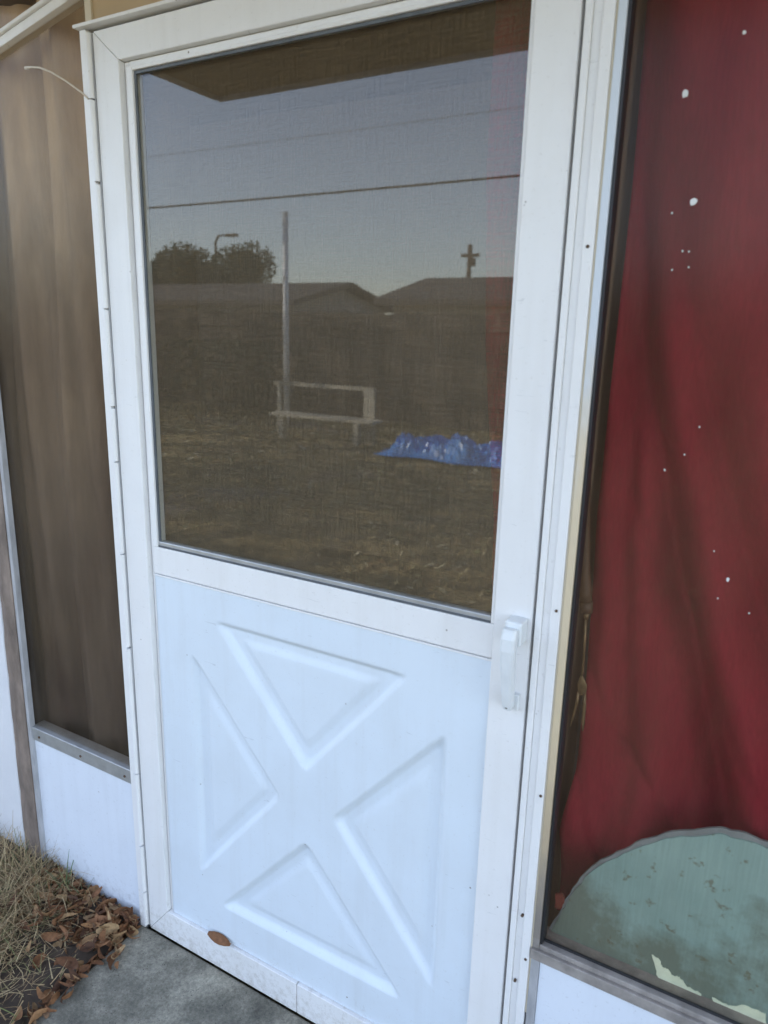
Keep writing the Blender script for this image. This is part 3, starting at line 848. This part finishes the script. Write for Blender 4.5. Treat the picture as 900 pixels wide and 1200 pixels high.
# street lamp, utility pole, lines
sl = empty('street_lamp', (-36.2, -40, 0), 'distant street lamp with a curved arm above the tree in the reflection', 'street lamp')
bm = bmesh.new(); tube(bm, [(-36.2, -40, -.1), (-36.2, -40, 7.3), (-35.9, -40, 7.7), (-35.2, -40, 7.75)], [.12, .09, .07, .06], 10); link('mast', bm, M['pole_wood'], sl, True)
bm = bmesh.new(); box(bm, -35.2, -34.2, -40.15, -39.85, 7.60, 7.80, .04); link('lamp_head', bm, M['pole_wood'], sl)
up = empty('utility_pole', (-16.6, -40, 0), 'distant wooden utility pole with crossarm above the right reflected roof', 'utility pole')
bm = bmesh.new(); tube(bm, [(-16.6, -40, -.1), (-16.6, -40, 6.5)], [.17, .13], 10); link('mast', bm, M['pole_wood'], up, True)
bm = bmesh.new(); box(bm, -17.1, -16.0, -40.08, -39.9, 5.8, 5.98); link('crossarm', bm, M['pole_wood'], up)
bm = bmesh.new(); tube(bm, [(-16.35, -40, 5.3), (-16.35, -40, 5.75)], .14, 10); link('transformer', bm, M['pole_wood'], up, True)
def cable(pts_z, y, r, label):
    bm = bmesh.new(); (xa, za), (xb, zb_) = pts_z
    P = [(xa+(xb-xa)*t/30, y, za+(zb_-za)*t/30 - .9*4*(t/30)*(1-t/30)+.02) for t in range(31)]
    tube(bm, P, r, 6); tag(link('power_line', bm, M['cable'], None, True), label, 'power line', 'overhead power lines')
cable(((-62, 6.6), (30, 6.75)), -20, .035, 'dark overhead line sagging across the middle of the reflected sky')
cable(((-62, 8.4), (30, 8.5)), -20, .009, 'fainter thin overhead line higher in the reflected sky')

# neighbouring houses beyond the fence
gable_house('house', -30, -14.9, -27, -20.4, 2.35, 3.10, 'x', M['housewall2'], 'low grey house with long dark roof beyond the fence, left in the reflection', 'houses beyond the fence', .5, [(-22, -20.8, 1.0, 2.0), (-18, -16.5, 1.0, 2.0)])
gable_house('house', -10.7, 4.5, -27, -20.4, 2.40, 3.22, 'x', M['housewall'], 'low tan house with dark roof beyond the fence, right in the reflection', 'houses beyond the fence', .5, [(-5, -3.8, 1.0, 2.0)])
gable_house('house', 8.5, 19, -28, -21, 2.4, 3.6, 'x', M['housewall2'], 'grey neighbour house far to the right beyond the fence', 'houses beyond the fence', .5, [(11, 12.2, 1.0, 2.0)])

def tree(x, y, h, rad, seed, label, n=2600):
    e = empty('tree', (x, y, 0), label, 'tree', 'trees beyond the fence'); r = random.Random(seed)
    bm = bmesh.new(); tube(bm, [(x, y, -.1), (x+.1, y, h*.35), (x, y+.1, h*.62)], [.26, .2, .12], 10)
    for k in range(6):
        a = k*1.05+r.random(); tube(bm, [(x, y, h*.38), (x+rad*.35*math.cos(a), y+rad*.35*math.sin(a), h*.6), (x+rad*.7*math.cos(a), y+rad*.7*math.sin(a), h*.8)], [.11, .07, .03], 6)
    link('trunk', bm, M['bark'], e)
    cl = [(Vector((x+rad*.78*math.cos(a)*q, y+rad*.78*math.sin(a)*q, h*(.60+.27*r.random()))), rad*r.uniform(.22, .42)) for a, q in ((r.uniform(0, 6.283), r.random()**.5) for _ in range(17))]
    bm = bmesh.new()
    for k in range(n):
        c, cr = r.choice(cl); d = Vector((r.gauss(0, 1), r.gauss(0, 1), r.gauss(0, .8))).normalized()*cr*r.random()**.35
        p = c+d; a = Vector((r.gauss(0, 1), r.gauss(0, 1), r.gauss(0, 1))).normalized()*.10; b = a.cross(Vector((r.gauss(0, 1), r.gauss(0, 1), r.gauss(0, 1)))).normalized()*.06
        bm.faces.new([bm.verts.new(v) for v in (p-a, p+b, p+a, p-b)])
    link('crown', bm, M['leaf'], e)
tree(-26.7, -28.8, 5.2, 3.4, 31, 'round dark tree showing over the left reflected roof', 26000)
tree(-47, -36, 4.6, 3.4, 32, 'dark tree farther left beyond the fence', 5000)
def shrub(x, y, h, r0, seed, label):
    e = empty('shrub', (x, y, 0), label, 'shrub'); r = random.Random(seed)
    bm = bmesh.new()
    for k in range(7):
        a = k*.9; tube(bm, [(x, y, -.04), (x+.3*r0*math.cos(a), y+.3*r0*math.sin(a), h*.5), (x+.6*r0*math.cos(a), y+.4*r0*math.sin(a), h*.85)], [.02, .014, .006], 5)
    link('stem', bm, M['bark'], e)
    bm = bmesh.new()
    for k in range(2600):
        d = Vector((r.gauss(0, .5)*r0, r.gauss(0, .32)*r0, r.random()**.8*h)); p = Vector((x, y, 0))+d
        a = Vector((r.gauss(0, 1), r.gauss(0, 1), r.gauss(0, 1))).normalized()*.045; b = a.cross(Vector((r.gauss(0, 1), r.gauss(0, 1), r.gauss(0, 1)))).normalized()*.022
        bm.faces.new([bm.verts.new(v) for v in (p-a, p+b, p+a, p-b)])
    link('foliage', bm, M['leaf'], e)
shrub(-7.6, -8.7, 1.25, 1.5, 41, 'dark straggly shrub against the fence left of the reflected bench')
# unseen tall trees added beside the house to dapple the sun on the yard
def shade_tree(x, y, seed, label):
    e = empty('tree', (x, y, 0), label, 'tree', 'unseen trees added beside the house for dappled sun'); r = random.Random(seed)
    bm = bmesh.new(); tube(bm, [(x, y, -.1), (x+.2, y, 3.5), (x, y+.2, 7.5)], [.34, .26, .12], 10)
    for k in range(7):
        a = k*.95; tube(bm, [(x, y, 3.2+k*.3), (x+2*math.cos(a), y+1.5*math.sin(a), 5.5+k*.4), (x+3.6*math.cos(a), y+2*math.sin(a), 7.5+k*.4)], [.14, .09, .03], 6)
    link('trunk', bm, M['bark'], e)
    bm = bmesh.new()
    cl = [(Vector((x+r.uniform(-4, 4), y+r.uniform(-3.2, 3.2), r.uniform(3.3, 12.0))), r.uniform(1.0, 1.9)) for _ in range(34)]
    for k in range(SHN):
        c, cr = r.choice(cl); p = c + Vector((r.gauss(0, 1), r.gauss(0, 1), r.gauss(0, 1))).normalized()*cr*r.random()**.4
        a = Vector((r.gauss(0, 1), r.gauss(0, 1), r.gauss(0, 1))).normalized()*.17; b = a.cross(Vector((r.gauss(0, 1), r.gauss(0, 1), r.gauss(0, 1)))).normalized()*.10
        bm.faces.new([bm.verts.new(v) for v in (p-a, p+b, p+a, p-b)])
    link('crown', bm, M['leaf'], e)
SHN = 1900
for i, (x, y, lab) in enumerate(((-20.5, -3.5, 'unseen tall tree added for dappled sun, nearest the board fence, left of the house'), (-18, 1.5, 'unseen tall tree added for dappled sun, in the middle of the row left of the house'), (-15.5, 6.5, 'unseen tall tree added for dappled sun, closest to the side of the house'), (-13, 11.5, 'unseen tall tree added for dappled sun, at the back corner of the house'))):
    shade_tree(x, y, 51+i, lab)
tree(9.5, -18, 6.0, 2.6, 33, 'bushy dark tree beyond the fence at the right of the yard', 5000)
tree(-46, -30, 7.5, 4.6, 34, 'big dark tree at the far left of the reflected skyline', 6000)

# ------------------------------------------------------------------ world, sun, camera
SUN_EL, SUN_AZ = R(29), R(-60)       # azimuth from +Y towards +X
w = bpy.data.worlds.new('World'); scene.world = w; w.use_nodes = True
nt = w.node_tree; bg = nt.nodes['Background']
sky = nt.nodes.new('ShaderNodeTexSky'); sky.sky_type = 'NISHITA'; sky.sun_disc = False
sky.sun_elevation = SUN_EL; sky.sun_rotation = SUN_AZ; sky.air_density = 1.0; sky.dust_density = .4; sky.ozone_density = 2.0
hs = nt.nodes.new('ShaderNodeHueSaturation'); hs.inputs['Saturation'].default_value = .68
tn = nt.nodes.new('ShaderNodeMix'); tn.data_type = 'RGBA'; tn.blend_type = 'MULTIPLY'; tn.inputs[0].default_value = 1; tn.inputs[7].default_value = (.99, .985, 1.0, 1)
nt.links.new(sky.outputs[0], hs.inputs['Color']); nt.links.new(hs.outputs[0], tn.inputs[6]); nt.links.new(tn.outputs[2], bg.inputs['Color']); bg.inputs['Strength'].default_value = .15
sd = bpy.data.lights.new('sun', 'SUN'); sd.energy = 3.0; sd.angle = R(.5); sd.color = (1, .90, .76)
so = bpy.data.objects.new('sun', sd); COL.objects.link(so)
dirv = Vector((math.sin(SUN_AZ)*math.cos(SUN_EL), math.cos(SUN_AZ)*math.cos(SUN_EL), math.sin(SUN_EL)))
so.rotation_euler = dirv.to_track_quat('Z', 'Y').to_euler(); so.location = (-12, 8, 12)

cd = bpy.data.cameras.new('camera'); cam = bpy.data.objects.new('camera', cd); COL.objects.link(cam)
r_ = Vector((0.86777389, 0.49631919, 0.02521378)); u_ = Vector((-0.14221879, 0.1994038, 0.96954213)); f_ = Vector((-0.47617464, 0.84492922, -0.24362333))
mt = Matrix((( r_.x, u_.x, -f_.x, 1.2376), (r_.y, u_.y, -f_.y, -1.0316), (r_.z, u_.z, -f_.z, 1.4727), (0, 0, 0, 1)))
cam.matrix_world = mt
cd.sensor_fit = 'VERTICAL'; cd.sensor_height = 36; cd.sensor_width = 36; cd.lens = 843.5/1200*36
cd.clip_start = .02; cd.clip_end = 1500
cd.dof.use_dof = True; cd.dof.focus_distance = 1.6; cd.dof.aperture_fstop = 4.5
scene.camera = cam
scene.view_settings.view_transform = 'Standard'; scene.view_settings.look = 'None'
scene.view_settings.gamma = 1; scene.view_settings.exposure = 2.2
scene.cycles.max_bounces = 10; scene.cycles.transparent_max_bounces = 16; scene.cycles.use_denoising = True
